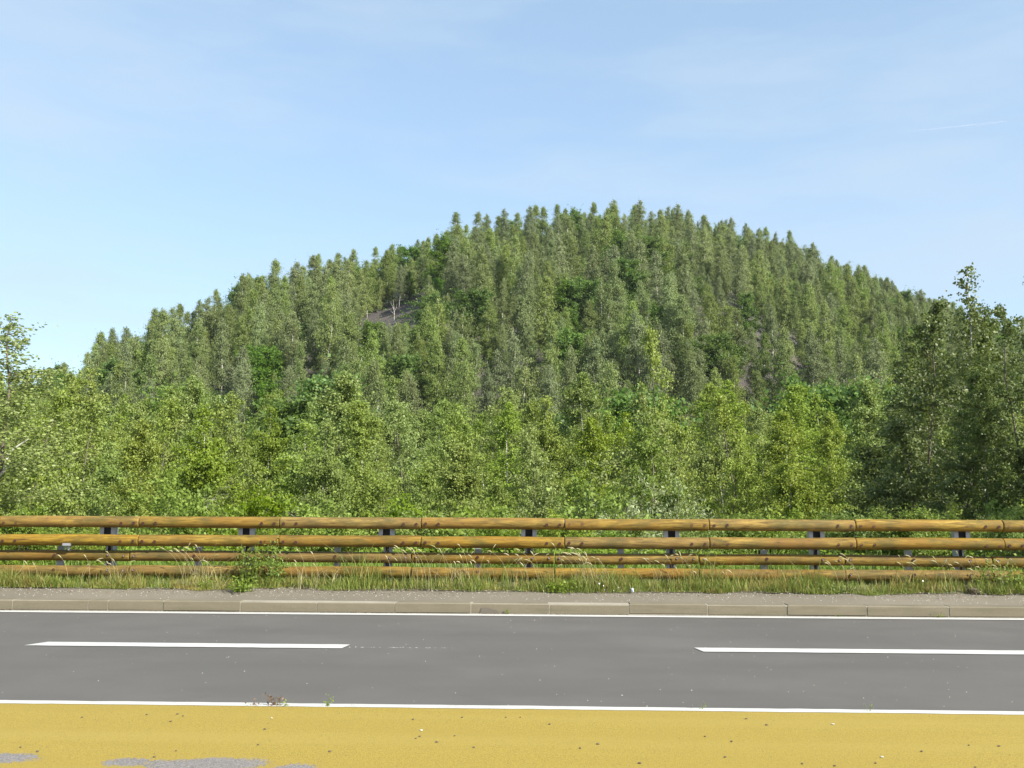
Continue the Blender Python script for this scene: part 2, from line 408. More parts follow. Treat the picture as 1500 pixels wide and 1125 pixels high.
for k, lab in ((-2, ''), (-1, ''), (0, 'white centre line dash in front of the left half of the guardrail'), (1, 'white centre line dash running out of the right edge'), (2, ''), (3, '')):
    marking('centre_dash', xa+k*pitch_, xa+k*pitch_+(xb-xa), YD-.14, YD+.13, lab or 'white centre line dash further along the road', .10 if k < 1 else -.05, .03)
# kerb
kz = .135
kr = MB(); kr.box((0, YK+.12, .038), (90, .225, .186)); kerb = tag(kr.obj('kerb', MORTAR), 'pale concrete kerb with mortar joints along the road', kind='structure')
JX = [18, 129, 158, 239, 352, 464, 578, 690, 805, 921, 1037, 1153, 1270, 1390]
jx = [on_y(p, 890, YK).x for p in JX]
jx = [jx[0]-1.003*k for k in range(14, 0, -1)]+jx+[jx[-1]+1.003*k for k in range(1, 15)]
for a, b in zip(jx[:-1], jx[1:]):
    mb = MB(); dz, dy = rng.normal(0, .003), rng.normal(0, .003)
    mb.box(((a+b)/2, YK+.12+dy, kz/2+dz), (b-a-.014, .24, kz), .014); mb.obj('kerb_stone', CONC, kerb, False)
# pavement strip behind the kerb: ragged far edge under the grass
xs = np.arange(-40, 40.01, .1); rows = [YK+.24, YK+.35, YK+.5, YK+.62, YK+.95]
Pp = np.zeros((len(xs), len(rows), 3))
for j, y in enumerate(rows):
    Pp[:, j, 0] = xs; Pp[:, j, 1] = y+(rng.normal(0, .02, len(xs)) if j == 4 else 0)
    Pp[:, j, 2] = np.interp(y, [YK+.24, YK+.75, YK+.95], [kz-.004, .245, .235])+(vnoise(xs*2, xs*0+j, 5)-.5)*.010*(j > 0)
tag(link('pavement', grid_mesh('pavement', Pp, PAVE)), 'dusty asphalt footway strip between kerb and grass', kind='structure')
# tarry patch on the kerb face
p0 = on_y(717, 893, YK-.004)
mb = MB(); V = [(p0.x-.125, YK-.009, .004), (p0.x+.13, YK-.009, .004), (p0.x+.10, YK-.009, .045), (p0.x-.03, YK-.009, .082), (p0.x-.10, YK-.009, .078)]
mb.add(V+[(a, b+.012, c) for a, b, c in V], [(0, 1, 2, 3, 4), (0, 5, 6, 1), (1, 6, 7, 2), (2, 7, 8, 3), (3, 8, 9, 4), (4, 9, 5, 0)])
tag(mb.obj('tar_patch', STAIN), 'dark brown tar patch stuck on the kerb face', 'stain')

# ------------------------------------------------------------------ guardrail
xr0 = on_y(206, 766, YR).x
def log_mesh(name, L, r, seed, mat, seg=20):
    g = np.random.default_rng(seed); n = 26; xsn = np.concatenate([[0, .006], np.linspace(.02, L-.02, n-4), [L-.006, L]])
    th = np.linspace(0, 2*math.pi, seg, endpoint=False)
    V = []
    for i, x in enumerate(xsn):
        rr = r*(1+.018*(vnoise(x*2.1+seed*9.1, 0, seed)-.5)*2)
        if i in (0, len(xsn)-1): rr -= .007
        oy, oz = (vnoise(x*.9+seed, 3, seed)-.5)*.012, (vnoise(x*.9+seed, 7, seed)-.5)*.010
        rk = rr*(1+.02*(vnoise(np.full(seg, x*1.7), th*1.9+seed, seed+2)-.5))
        V += [(x-L/2, oy+math.cos(a)*q, oz+math.sin(a)*q) for a, q in zip(th, rk)]
    m = len(xsn)
    Fc = [(i*seg+k, i*seg+(k+1) % seg, (i+1)*seg+(k+1) % seg, (i+1)*seg+k) for i in range(m-1) for k in range(seg)]
    Fc += [tuple(range(seg))[::-1], tuple(range((m-1)*seg, m*seg))]
    mb = MB(); mb.add(V, Fc); me = mb.mesh(name, mat, True); return me
def bolt_mesh(name, r, mat, inner):
    mb = MB(); n = 12
    ring = lambda rr, y: [(math.cos(2*math.pi*k/n)*rr, y, math.sin(2*math.pi*k/n)*rr) for k in range(n)]
    mb.add(ring(r, .022)+ring(r, -.003)+ring(r*.72, -.003)+ring(r*.68, .001)+ring(r*.40, .001)+ring(r*.36, -.004)+[(0, -.004, 0)],
           [(a*n+k, a*n+(k+1) % n, (a+1)*n+(k+1) % n, (a+1)*n+k) for a in range(5) for k in range(n)]+[(5*n+k, 5*n+(k+1) % n, 6*n) for k in range(n)])
    me = mb.mesh(name, mat, False); me.materials.append(inner)
    for i, p in enumerate(me.polygons):
        if 2*n <= i < 4*n: p.material_index = 1
    return me
BOLT = bolt_mesh('bolt', .021, RUST, DARK); ZBOLT = bolt_mesh('bolt', .017, RUST, ZINC)
guard = link('guardrail', None, None, (xr0, YR, .27)); tag(guard, 'long guardrail of two thick round wooden logs bolted to steel posts', 'guardrail')
low = link('lower_guardrail', None, None, (xr0, YR+.10, .27)); tag(low, 'lower pair of slimmer wooden logs on small steel posts, half hidden by grass', 'guardrail')
GX = Vector((xr0, YR, .27))
RL = .081
Z1, Z2 = 1.128, .872
LOGM = [log_mesh('log', 1.992, RL, 11+k, WOOD) for k in range(6)]
LOWM = [log_mesh('log', 1.990, .076, 31+k, WOOD2) for k in range(5)]
yb = YR-RL
for k in range(-9, 14):                                   # sections: k spans joint k to joint k+1
    for row, z in enumerate((Z1, Z2)):
        xm = 2*k+1
        lg = link('log', LOGM[(k*2+row*3) % 6], guard, (xm, rng.normal(0, .004), z-.27+rng.normal(0, .004)))
        lg.rotation_euler = (rng.uniform(-.25, .25)+(3.14 if (k+row) % 3 == 0 else 0), rng.normal(0, .0016), math.pi if rng.random() < .5 else 0)
        for dx in (.065, .245, 1.755, 1.935):
            b = link('bolt', BOLT, lg)
            # the bolts face the road whatever way the log lies
            wp = Vector((xm+dx-1, -RL-.004, z-.27-.012+rng.normal(0, .003)))
            b.matrix_parent_inverse = Matrix(); b.matrix_local = lg.matrix_basis.inverted() @ Matrix.Translation(wp)
def cpost(mbx, x, y0, wd, dp, z0, z1, t=.006, open_dir=-1):
    mbx.box((x-wd/2+t/2, y0+dp/2, (z0+z1)/2), (t, dp, z1-z0)); mbx.box((x+wd/2-t/2, y0+dp/2, (z0+z1)/2), (t, dp, z1-z0))
    mbx.box((x, y0+dp-t/2 if open_dir < 0 else y0+t/2, (z0+z1)/2), (wd-2*t, t, z1-z0))
    l = wd*.27
    yf = y0-t/2 if open_dir < 0 else y0+dp+t/2
    mbx.box((x-wd/2+l/2, yf, (z0+z1)/2), (l, t, z1-z0)); mbx.box((x+wd/2-l/2, yf, (z0+z1)/2), (l, t, z1-z0))
mp_ = MB(); cpost(mp_, 0, 0, .11, .13, -.75, .89, .007); PM = mp_.mesh('post', GALV, False)
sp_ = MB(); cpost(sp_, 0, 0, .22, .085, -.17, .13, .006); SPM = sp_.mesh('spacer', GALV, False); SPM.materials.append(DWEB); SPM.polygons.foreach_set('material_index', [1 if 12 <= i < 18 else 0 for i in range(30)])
jp_ = MB(); jp_.box((0, 0, 0), (.62, .004, .11), 0); JM = jp_.mesh('joint_plate', GALV, False)
for k in range(-9, 14):
    x = 2*k-.50
    p = link('post', PM, guard, (x, RL+.095, -.01)); p.rotation_euler = (0, rng.normal(0, .008), 0)
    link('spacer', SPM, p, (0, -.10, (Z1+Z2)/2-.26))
    for z in (Z1, Z2): link('joint_plate', JM, guard, (2*k, RL+.001, z-.27))
# lower rails
LY = .10
LZ = (.648, .445)
lx = on_y(192, 820, YR+.1).x-xr0
for k in range(-9, 14):
    if k == 14: continue
    for row, z in enumerate(LZ):
        if row == 1 and k == 6: pass
        xm = lx+2.005*k+1
        tilt = -.012 if k == 5 and row == 0 else rng.normal(0, .003)
        lg = link('log', LOWM[(k*2+row) % 5], low, (xm, rng.normal(0, .006), z-.27+rng.normal(0, .004)))
        lg.rotation_euler = (rng.uniform(-.3, .3), tilt, math.pi if rng.random() < .5 else 0)
        for dx in (.07, .93, 1.70, 1.93):
            b = link('bolt', ZBOLT if dx != .93 else BOLT, lg)
            wp = Vector((xm+dx-1, -.076-.004, z-.27+.01+rng.normal(0, .004))); b.matrix_local = lg.matrix_basis.inverted() @ Matrix.Translation(wp)
sm_ = MB(); cpost(sm_, 0, 0, .085, .06, -.7, .52, .005, 1); SMP = sm_.mesh('post', GALV, False)
cp_ = MB(); cp_.box((0, -.02, 0), (.115, .10, .052), .006); CAPM = cp_.mesh('post_cap', GALV, False)
for k in range(-9, 14):
    p = link('post', SMP, low, (lx+2.005*k+.93, .088, -.01)); p.rotation_euler = (0, rng.normal(0, .01), 0)
cx_ = on_y(96, 797, YR-.1).x-xr0
mbp = MB(); mbp.tube([(0, -.115, .53), (0, -.105, .48), (-.01, .0, .44)], [.026, .026, .024], 4); bk = mbp.obj('bracket', GALV, low); bk.location = (cx_, 0, 0)
pc = link('bracket_cap', CAPM, bk, (0, -.105, .545))

# ------------------------------------------------------------------ foliage generators
def unit(v): return v/(np.linalg.norm(v, axis=-1, keepdims=True)+1e-9)
def leaf_quads(C, A, N, L, W):
    A = unit(A); B = unit(np.cross(N, A)); L = np.asarray(L).reshape(-1, 1); W = np.asarray(W).reshape(-1, 1)
    fold = unit(np.cross(A, B))*W*.18
    return np.stack([C-A*L*.5, C+B*W*.5+fold+A*L*-.06, C+A*L*.5, C-B*W*.5+fold+A*L*-.06], 1)

def make_tree(seed, H, Rw, nleaf, leafL, leafW, style, t0=.15, nb=60, stems=1, twig=.3, droop=.35, hang=.8, trunk_r=None, limb_sides=3, per=8, lean=.25, gap=0.):
    """returns (leaf quads (n,4,3), trunk builder)"""
    g = np.random.default_rng(seed)
    wood = MB(); C0 = []; DIR = []; TW = []
    tr = trunk_r or H*.0085
    for s in range(stems):
        Hs = H*(1 if s == 0 else g.uniform(.62, .95)); az0 = g.uniform(0, 2*math.pi)
        sp = 0 if stems == 1 else Rw*g.uniform(.25, .8)
        tp = np.linspace(0, 1, 14)
        bend = g.normal(0, lean*.4, 2)
        px = (np.cos(az0)*sp*tp**.8+bend[0]*np.sin(tp*2.4)+np.cumsum(g.normal(0, .018*H*.25, 14)))
        py = (np.sin(az0)*sp*tp**.8+bend[1]*np.sin(tp*2.1)+np.cumsum(g.normal(0, .018*H*.25, 14)))
        px -= px[0]; py -= py[0]
        T = np.stack([px, py, tp*Hs-.25*(tp == 0)], 1)
        wood.tube(T, tr*(1-tp)**.75*(1 if s == 0 else .7)+.006*(H/8), 7 if limb_sides > 3 else 5)
        for b in range(int(nb/stems)):
            u = g.random()
            t = t0+(1-t0)*u**.9
            tt = (t-t0)/(1-t0)
            if style == 'birch': pr = (1-tt)**.64*(.6+.4*min(1, tt*3))*.98
            elif style == 'slim': pr = (1-tt)**.55*(.65+.35*min(1, tt*4))*.95
            elif style == 'round': pr = math.sqrt(max(0, 1-(2*tt-.82)**2/1.5))*.95 if tt < .97 else .3
            else: pr = (1-tt)**.8*(.7+.3*min(1, tt*5))
            pr = pr*g.uniform(.45, 1.2)*(.75 if stems > 1 else 1)+.03
            L = Rw*pr
            a = g.uniform(0, 2*math.pi)
            p0 = np.array([np.interp(t, tp, T[:, k]) for k in range(3)])
            upa = g.uniform(.35, .95) if style != 'round' else g.uniform(-.1, .9)
            ss = np.linspace(0, 1, 5)
            d = np.array([math.cos(a), math.sin(a), 0])
            Bp = p0+np.outer(ss, d)*L*math.cos(upa*.6)+np.outer(ss*math.sin(upa)*L*.9-droop*L*ss**2.2, [0, 0, 1.])
            Bp[1:] += g.normal(0, L*.035, (4, 3))
            if L > .15*Rw: wood.tube(Bp, tr*.19*(1-ss*.8)*(.4+.6*pr), limb_sides, False)
            nt = max(2, int(nleaf/per/nb*(.06+1.75*pr)))
            sx = g.uniform(.04, 1.05, nt)**.8
            c = np.stack([np.interp(np.minimum(sx, 1), ss, Bp[:, k]) for k in range(3)], 1)
            C0.append(c); DIR.append(np.tile(d, (nt, 1))); TW.append(np.full(nt, .35+.75*min(1, pr)))
        # leader tip
        k = max(4, int(nleaf/per*.007)); th = g.uniform(.84, 1.0, k)
        C0.append(np.stack([np.interp(th, tp, T[:, q]) for q in range(3)], 1)); DIR.append(unit(g.normal(0, 1, (k, 3)))); TW.append(np.full(k, .3))
    C0 = np.vstack(C0); DIR = np.vstack(DIR); TW = np.concatenate(TW)
    if gap > 0:
        k = vnoise(C0[:, 0]*1.1+seed, C0[:, 2]*1.1+C0[:, 1]*.9, seed) > gap*.5
        C0, DIR, TW = C0[k], DIR[k], TW[k]
    n = len(C0)
    td = unit(DIR*.6+g.normal(0, .55, (n, 3))+np.array([0, 0, -hang*.8+.15]))
    tl = twig*TW*g.gamma(1.7, .62, n)
    rep = per; idx = np.repeat(np.arange(n), rep)
    f = g.random(n*rep)
    C = C0[idx]+td[idx]*(tl[idx]*f)[:, None]+g.normal(0, leafL*.7, (n*rep, 3))
    A = unit(td[idx]*.5+g.normal(0, .6, (n*rep, 3))+np.array([0, 0, -hang]))
    outw = C.copy(); outw[:, 2] = 0; outw = unit(outw)
    Nn = unit(g.normal(0, .75, (n*rep, 3))+outw*.6+np.array([0, 0, .55]))
    sc = g.uniform(.65, 1.25, n*rep)
    return leaf_quads(C, A, Nn, leafL*sc, leafW*sc), wood

PROTO = {}
def proto(key, looks, leafmat, bark, **kw):
    q, wood = make_tree(**kw)
    PROTO[key] = dict(crown=quads_mesh('crown', q, LEAF[leafmat]), trunk=wood.mesh('trunk', bark, True), H=kw['H'], R=kw['Rw'], look=looks)
# hill birches (seen from 90 to 230 m): leaf sprays drawn as hanging sprays
for i, (H, Rw, st, mt, lk) in enumerate([(11, 1.9, 'birch', 'birch_far', 'pale'), (12, 1.6, 'slim', 'birch_far', 'slim pale'), (10, 2.2, 'birch', 'birch_far', 'broad pale'),
        (11, 1.5, 'slim', 'grey_far', 'slim greyish'), (12, 2.1, 'birch', 'grey_far', 'greyish'), (9, 1.7, 'birch', 'birch_far', 'short pale'), (12.5, 1.8, 'birch', 'birch_far', 'tall pale')]):
    proto('hb%d' % i, lk, mt, BARK, seed=100+i, H=H, Rw=Rw*1.15, nleaf=19000, leafL=.19, leafW=.09, style=st, t0=.14, nb=170, stems=[1, 1, 3, 2, 1, 2, 1][i], twig=.8, droop=.4, hang=1.2, per=9, trunk_r=.085, lean=1.0, gap=.5)
for i, (H, Rw, mt, lk) in enumerate([(9, 2.8, 'broad_far', 'round dark green'), (8, 3.1, 'broad_far', 'wide dark green'), (10, 2.6, 'broad_far', 'tall dark green')]):
    proto('ho%d' % i, lk, mt, BARKD, seed=140+i, H=H, Rw=Rw, nleaf=13000, leafL=.22, leafW=.17, style='round', t0=.16, nb=60, twig=.65, droop=.1, hang=.1, per=14, trunk_r=.16, lean=.5, gap=.6)
# near young trees (20 to 80 m)
for i, (H, Rw, mt, st, lk, stm) in enumerate([(7.5, 1.9, 'birch', 'birch', 'yellow-green', 1), (7, 2.3, 'aspen', 'birch', 'grey-green', 2), (8, 1.8, 'aspen', 'slim', 'slim grey-green', 1),
        (7, 2.4, 'birch', 'birch', 'bushy yellow-green', 3), (8.5, 2.0, 'birch', 'birch', 'tall yellow-green', 1), (7.5, 2.2, 'aspen', 'birch', 'bushy grey-green', 2)]):
    proto('nt%d' % i, lk, mt, BARK if i in (0, 4) else BARKD, seed=200+i, H=H, Rw=Rw, nleaf=36000, leafL=.075, leafW=.058, style=st, t0=.05, nb=150, stems=stm, twig=.42, droop=.25, hang=.55, per=8, trunk_r=.038, limb_sides=4, lean=.4, gap=.45)
# taller dark trees at the right
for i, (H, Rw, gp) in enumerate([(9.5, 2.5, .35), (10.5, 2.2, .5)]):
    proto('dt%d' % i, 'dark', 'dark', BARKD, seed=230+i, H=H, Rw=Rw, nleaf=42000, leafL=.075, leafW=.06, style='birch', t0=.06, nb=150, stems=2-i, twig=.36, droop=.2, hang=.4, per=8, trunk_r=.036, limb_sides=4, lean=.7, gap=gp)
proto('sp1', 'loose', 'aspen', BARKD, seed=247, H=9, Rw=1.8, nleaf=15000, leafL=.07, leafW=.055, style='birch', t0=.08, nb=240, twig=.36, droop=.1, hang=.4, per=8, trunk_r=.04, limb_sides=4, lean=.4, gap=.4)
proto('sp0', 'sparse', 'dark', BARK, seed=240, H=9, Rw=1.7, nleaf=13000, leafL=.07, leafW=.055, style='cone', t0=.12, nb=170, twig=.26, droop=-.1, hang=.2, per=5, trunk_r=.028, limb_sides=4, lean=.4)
# shrubs
for i, (H, Rw, mt, lk, LL, LW) in enumerate([(2.2, 1.3, 'bright', 'bright green', .085, .05), (1.8, 1.2, 'weed', 'mid green', .07, .05), (2.4, 1.4, 'silver', 'silvery', .07, .026), (2.0, 1.3, 'birch', 'yellow-green', .06, .05)]):
    proto('sb%d' % i, lk, mt, BARKD, seed=260+i, H=H, Rw=Rw, nleaf=9000, leafL=LL, leafW=LW, style='round', t0=.02, nb=70, stems=4, twig=.25, droop=.15, hang=.1, per=8, trunk_r=.018, limb_sides=3, lean=.2, gap=.4)

TREES = []
def plant(key, x, y, H, name, zoff=0., wid=None, rot=None):
    p = PROTO[key]; s = H/p['H']; sw = wid if wid else s*random.uniform(.8, 1.25)
    z = gz(x, y)+zoff
    r = link(name, None, None, (x, y, z)); r.rotation_euler = (random.gauss(0, .035), random.gauss(0, .035), random.uniform(0, 6.283) if rot is None else rot)
    r.scale = (sw, sw, s)
    link('trunk', p['trunk'], r); link('crown', p['crown'], r)
    a, b, d = proj((x, y, z+H)); TREES.append(dict(o=r, px=a, py=b, d=d, look=p['look'], key=key, D=math.hypot(x, y), fixed=False))
    return TREES[-1]
def at(px, D, off=0.):
    a = azim(px); return math.sin(a)*D, math.cos(a)*D
random.seed(5)

# ------------------------------------------------------------------ trees on the hill
BARE = [(576, 463, 30, 13, 5.0), (735, 583, 10, 12, 1.8), (907, 574, 8, 10, 1.4)]
def march(px, py):                                 # where a sight line meets the hill
    d = ray(px, py); d = d/math.hypot(d.x, d.y)
    D = 60.
    while D < 300:
        if gz(d.x*D, d.y*D) > H0+d.z*D: return d.x*D, d.y*D
        D += .7
    return d.x*175, d.y*175
bare = []
for px, py, hw, hh, r in BARE:
    x, y = march(px, py); bare.append((x, y, r, px, py, hw, hh, math.hypot(x, y)))
def clear_view(x, y, Ht, cr=26):
    # in front of a bare patch the wood is low: height that leaves the patch in view
    D = math.hypot(x, y); a, b, d = proj((x, y, gz(x, y)+Ht))
    for bx, by, r, px, py, hw, hh, bD in bare:
        if D < bD and D > 40 and abs(a-px) < (hw+2400/D if hw > 20 else hw+3):
            lim = H0+(750-(py+hh))/F*D*math.cos(azim(a)+YAW)-gz(x, y)
            Ht = min(Ht, lim)
    return Ht
pts = []; cell = {}
def far_enough(x, y, r):
    ci, cj = int(x//4), int(y//4)
    for i in (-1, 0, 1):
        for j in (-1, 0, 1):
            for (a, b, q) in cell.get((ci+i, cj+j), ()):
                if (a-x)**2+(b-y)**2 < (r)**2: return False
    cell.setdefault((ci, cj), []).append((x, y, r)); return True
tries = 0
g = np.random.default_rng(21)
while tries < 24000:
    tries += 1
    az = g.uniform(azim(-170), azim(1680)); D = math.sqrt(g.uniform(80**2, 256**2))
    Dr = float(np.interp(az, _az, _D))
    if D > Dr+7: continue
    x, y = math.sin(az)*D, math.cos(az)*D
    if any((x-q[0])**2+(y-q[1])**2 < q[2]**2 for q in bare): continue
    sp = 2.05+1.4*vnoise(x*.11, y*.11, 9)**1.3 if D < 200 else 2.2
    if far_enough(x, y, sp): pts.append((x, y, D, az))
rowsP = []
for x, y, D, az in pts:
    px = 750+F*math.tan(az+YAW)
    right = px > 1020
    br = vnoise(x*.06+40, y*.06, 14)
    pb = (.35 if br > .64 else .05) if not right else .05
    if D > float(np.interp(az, _az, _D))-14 and 690 < px < 800: pb = .5
    isb = g.random() < pb
    if px < 260 and g.random() < .2: isb = True
    hsc = (g.uniform(.78, 1.1) if g.random() < .6 else g.uniform(.5, .8))*(.85 if right else .97)
    if isb: key = 'ho%d' % g.integers(0, 3)
    else: key = 'hb%d' % g.choice(7, p=[.2, .14, .16, .12, .14, .12, .12])
    Hh = clear_view(x, y, PROTO[key]['H']*hsc)
    if Hh < 2.2: continue
    a, b, d = proj((x, y, gz(x, y)+Hh))
    vis = (-30 < a < 1530) and b < 625
    rowsP.append((isb, key, x, y, Hh, d, a, b, vis))
# ------------------------------------------------------------------ near trees
cell.clear(); g = np.random.default_rng(33)
near = []
def hand(key, px, D, top, name, H=None, rot=None, wid=None):
    x, y = at(px, D); z = gz(x, y); Ht = H0+(750-top)/F*D*math.cos(azim(px)+YAW)-z
    t = plant(key, x, y, Ht, name, rot=rot, wid=wid); cell.setdefault((int(x//4), int(y//4)), []).append((x, y, 2.)); return t
# right-hand mass and the sparse tall leader, the left-edge tree, the poplar in the middle
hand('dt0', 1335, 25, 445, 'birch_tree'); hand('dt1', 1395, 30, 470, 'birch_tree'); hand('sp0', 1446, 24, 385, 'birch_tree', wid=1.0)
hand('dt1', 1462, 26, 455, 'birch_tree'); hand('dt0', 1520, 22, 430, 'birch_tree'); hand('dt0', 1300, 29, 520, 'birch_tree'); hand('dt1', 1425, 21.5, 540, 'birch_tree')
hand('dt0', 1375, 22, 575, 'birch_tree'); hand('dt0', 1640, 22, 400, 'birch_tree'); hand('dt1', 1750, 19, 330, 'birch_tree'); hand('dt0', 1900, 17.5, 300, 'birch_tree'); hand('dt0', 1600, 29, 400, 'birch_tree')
hand('sp1', -22, 21, 468, 'birch_tree', wid=1.1); hand('nt5', -60, 22, 520, 'birch_tree'); hand('nt1', 20, 24, 575, 'birch_tree')
hand('nt5', 975, 44, 488, 'birch_tree', wid=1.0); hand('nt2', 480, 36, 548, 'birch_tree'); hand('nt2', 1265, 46, 560, 'birch_tree')
ntr = 0; tries = 0; NEARD = 84.
while tries < 3500:
    tries += 1
    px = g.uniform(-160, 1660); D = math.sqrt(g.uniform(20.5**2, 84**2))
    x, y = at(px, D)
    if y < 20.5 or (px > 1270 and D < 33): continue
    if not far_enough(x, y, 2.25+.022*D): continue
    base = gz(x, y)
    # tree tops rise gently with distance, uneven
    top = np.interp(D, [20, 35, 60, 84], [622, 600, 586, 586])+g.normal(0, 17)
    if 520 < px < 760: top += 12
    if px < 130: top -= 8
    Ht = H0+(750-top)/F*D-base
    Ht = clear_view(x, y, min(max(Ht, 4.6), 11), 20)
    if Ht < 3: continue
    key = 'nt%d' % g.integers(0, 6)
    if D > 50 and g.random() < .07: key = 'ho%d' % g.integers(0, 3)
    nm = 'broadleaf_tree' if key[0] == 'h' else 'birch_tree'
    a, b, d = proj((x, y, base+Ht)); rowsP.append((key[0] == 'h', key, x, y, Ht, d, a, b, -60 < a < 1560)); ntr += 1
print('near trees', ntr)

# the 290 birches that show largest stand as things of their own, the rest are one wood
bir = sorted([r for r in rowsP if not r[0] and r[8]], key=lambda r: r[5]/r[4]*(1.25 if r[5] < 84 and r[7] > 600 and r[5] > 55 else 1))
ind = set(id(r) for r in bir[:272])
bro = sorted([r for r in rowsP if r[0] and r[8]], key=lambda r: r[5]/r[4]); ind |= set(id(r) for r in bro[:200])
rest = []
for r in rowsP:
    isb, key, x, y, Hh, d, a, b, vis = r
    if id(r) in ind: plant(key, x, y, Hh, 'broadleaf_tree' if isb else 'birch_tree')
    elif b < 700: rest.append(r)
print('trees', len(rowsP), 'individual', len(ind), 'rest', len(rest))

# the far part of the wood: one object, geometry nodes placing the same crowns and trunks
keys = [k for k in PROTO if k[0] in 'hn']
src = {}
for t in TREES:
    if t['key'] in keys and t['key'] not in src: src[t['key']] = t['o']
keys = [k for k in keys if k in src]
me = bpy.data.meshes.new('far_birch_wood'); R_ = [r for r in rest if r[1] in src]
me.from_pydata([(r[2], r[3], gz(r[2], r[3])) for r in R_], [], [])
ai = me.attributes.new('pick', 'INT', 'POINT'); ai.data.foreach_set('value', [keys.index(r[1]) for r in R_])
ar = me.attributes.new('turn', 'FLOAT_VECTOR', 'POINT'); ar.data.foreach_set('vector', np.array([(0, 0, random.uniform(0, 6.28)) for r in R_]).ravel())
as_ = me.attributes.new('size', 'FLOAT_VECTOR', 'POINT')
as_.data.foreach_set('vector', np.array([(r[4]/PROTO[r[1]]['H']*random.uniform(.85, 1.15),)*2+(r[4]/PROTO[r[1]]['H'],) for r in R_]).ravel())
wood = link('distant_birch_wood', me); tag(wood, 'dense birch wood covering the upper and right flank of the hill', 'woodland', kind='stuff')
ng = bpy.data.node_groups.new('wood', 'GeometryNodeTree')
ng.interface.new_socket('Geometry', in_out='INPUT', socket_type='NodeSocketGeometry'); ng.interface.new_socket('Geometry', in_out='OUTPUT', socket_type='NodeSocketGeometry')
gi = ng.nodes.new('NodeGroupInput'); go = ng.nodes.new('NodeGroupOutput'); jj = ng.nodes.new('GeometryNodeJoinGeometry')
def attr(nm, typ):
    a = ng.nodes.new('GeometryNodeInputNamedAttribute'); a.data_type = typ; a.inputs[0].default_value = nm; return a.outputs[0]
pick, turn, size = attr('pick', 'INT'), attr('turn', 'FLOAT_VECTOR'), attr('size', 'FLOAT_VECTOR')
for part in ('trunk', 'crown'):
    for i, k in enumerate(keys):
        ob = [c for c in src[k].children if c.name.split('.')[0] == part][0]
        oi = ng.nodes.new('GeometryNodeObjectInfo'); oi.inputs['Object'].default_value = ob; oi.inputs['As Instance'].default_value = True; oi.transform_space = 'ORIGINAL'
        iop = ng.nodes.new('GeometryNodeInstanceOnPoints'); cmp_ = ng.nodes.new('FunctionNodeCompare'); cmp_.data_type = 'INT'; cmp_.operation = 'EQUAL'
        ng.links.new(pick, [s for s in cmp_.inputs if s.type == 'INT'][0]); [s for s in cmp_.inputs if s.type == 'INT'][1].default_value = i
        ng.links.new(gi.outputs[0], iop.inputs['Points']); ng.links.new(oi.outputs['Geometry'], iop.inputs['Instance'])
        ng.links.new(cmp_.outputs[0], iop.inputs['Selection']); ng.links.new(turn, iop.inputs['Rotation']); ng.links.new(size, iop.inputs['Scale'])
        ng.links.new(iop.outputs[0], jj.inputs[0])
ng.links.new(jj.outputs[0], go.inputs[0])
wood.modifiers.new('wood', 'NODES').node_group = ng

# dark leafy trees closing the skyline behind the bare patch
for px_, D_b, k_, h_ in ((548, 183, 'hb6', 10.5), (562, 185, 'ho2', 9.0), (584, 184, 'hb0', 10.), (597, 182, 'ho0', 9.0), (612, 186, 'hb4', 10.), (572, 188, 'ho1', 8.5)):
    x_, y_b = at(px_, D_b); plant(k_, x_, y_b, h_, 'broadleaf_tree' if k_[1] == 'o' else 'birch_tree')
# dead white snag on the bare patch
sx, sy = march(577, 476)
snag = link('dead_tree', None, None, (sx, sy, gz(sx, sy))); tag(snag, 'bare white dead tree standing on the brown shale patch of the hill', 'dead tree')
mb = MB(); mb.tube([(0, 0, -.3), (.05, 0, 2), (-.1, 0, 4), (-.25, 0, 5.4)], [.085, .07, .045, .015], 6); mb.obj('trunk', BARK, snag)
mb = MB()
for q in ((( 0, 0, 3), (-.5, 0, 4.2), (-.8, 0, 5.1)), ((0, 0, 2.6), (.4, .1, 3.6), (.5, .1, 4.6)), ((0, 0, 2.2), (-.7, 0, 3.0), (-1.2, 0, 3.5))): mb.tube(q, [.028, .02, .008], 4)
mb.obj('branches', BARK, snag); snag.scale = (.8, .8, .72)

# shrubs behind the rail
SH = []
def shrub(key, px, D, top):
    x, y = at(px, D); z = gz(x, y); Ht = max(.6, H0+(750-top)/F*D-z)
    t = plant(key, x, y, Ht, 'shrub', wid=Ht/PROTO[key]['H']*random.uniform(.9, 1.2)); t['shrub'] = True; return t
for key, px, D, top in (('sb0', 335, 19.0, 722), ('sb3', 275, 18.5, 712), ('sb2', 955, 19.5, 712), ('sb3', 830, 20, 722), ('sb0', 645, 19.5, 738), ('sb0', 1465, 18.0, 738),
                        ('sb0', 1322, 17.6, 748), ('sb0', 40, 18.5, 762), ('sb0', 1120, 19, 765)):
    shrub(key, px, D, top)
for px in range(-60, 1560, 46):
    if any(abs(px-q) < 22 for q in (335, 275, 955, 1465)): continue
    shrub(random.choice(['sb1', 'sb3', 'sb0', 'sb3', 'sb1']), px+random.uniform(-14, 14), random.uniform(17.2, 19.6), random.uniform(744, 775))

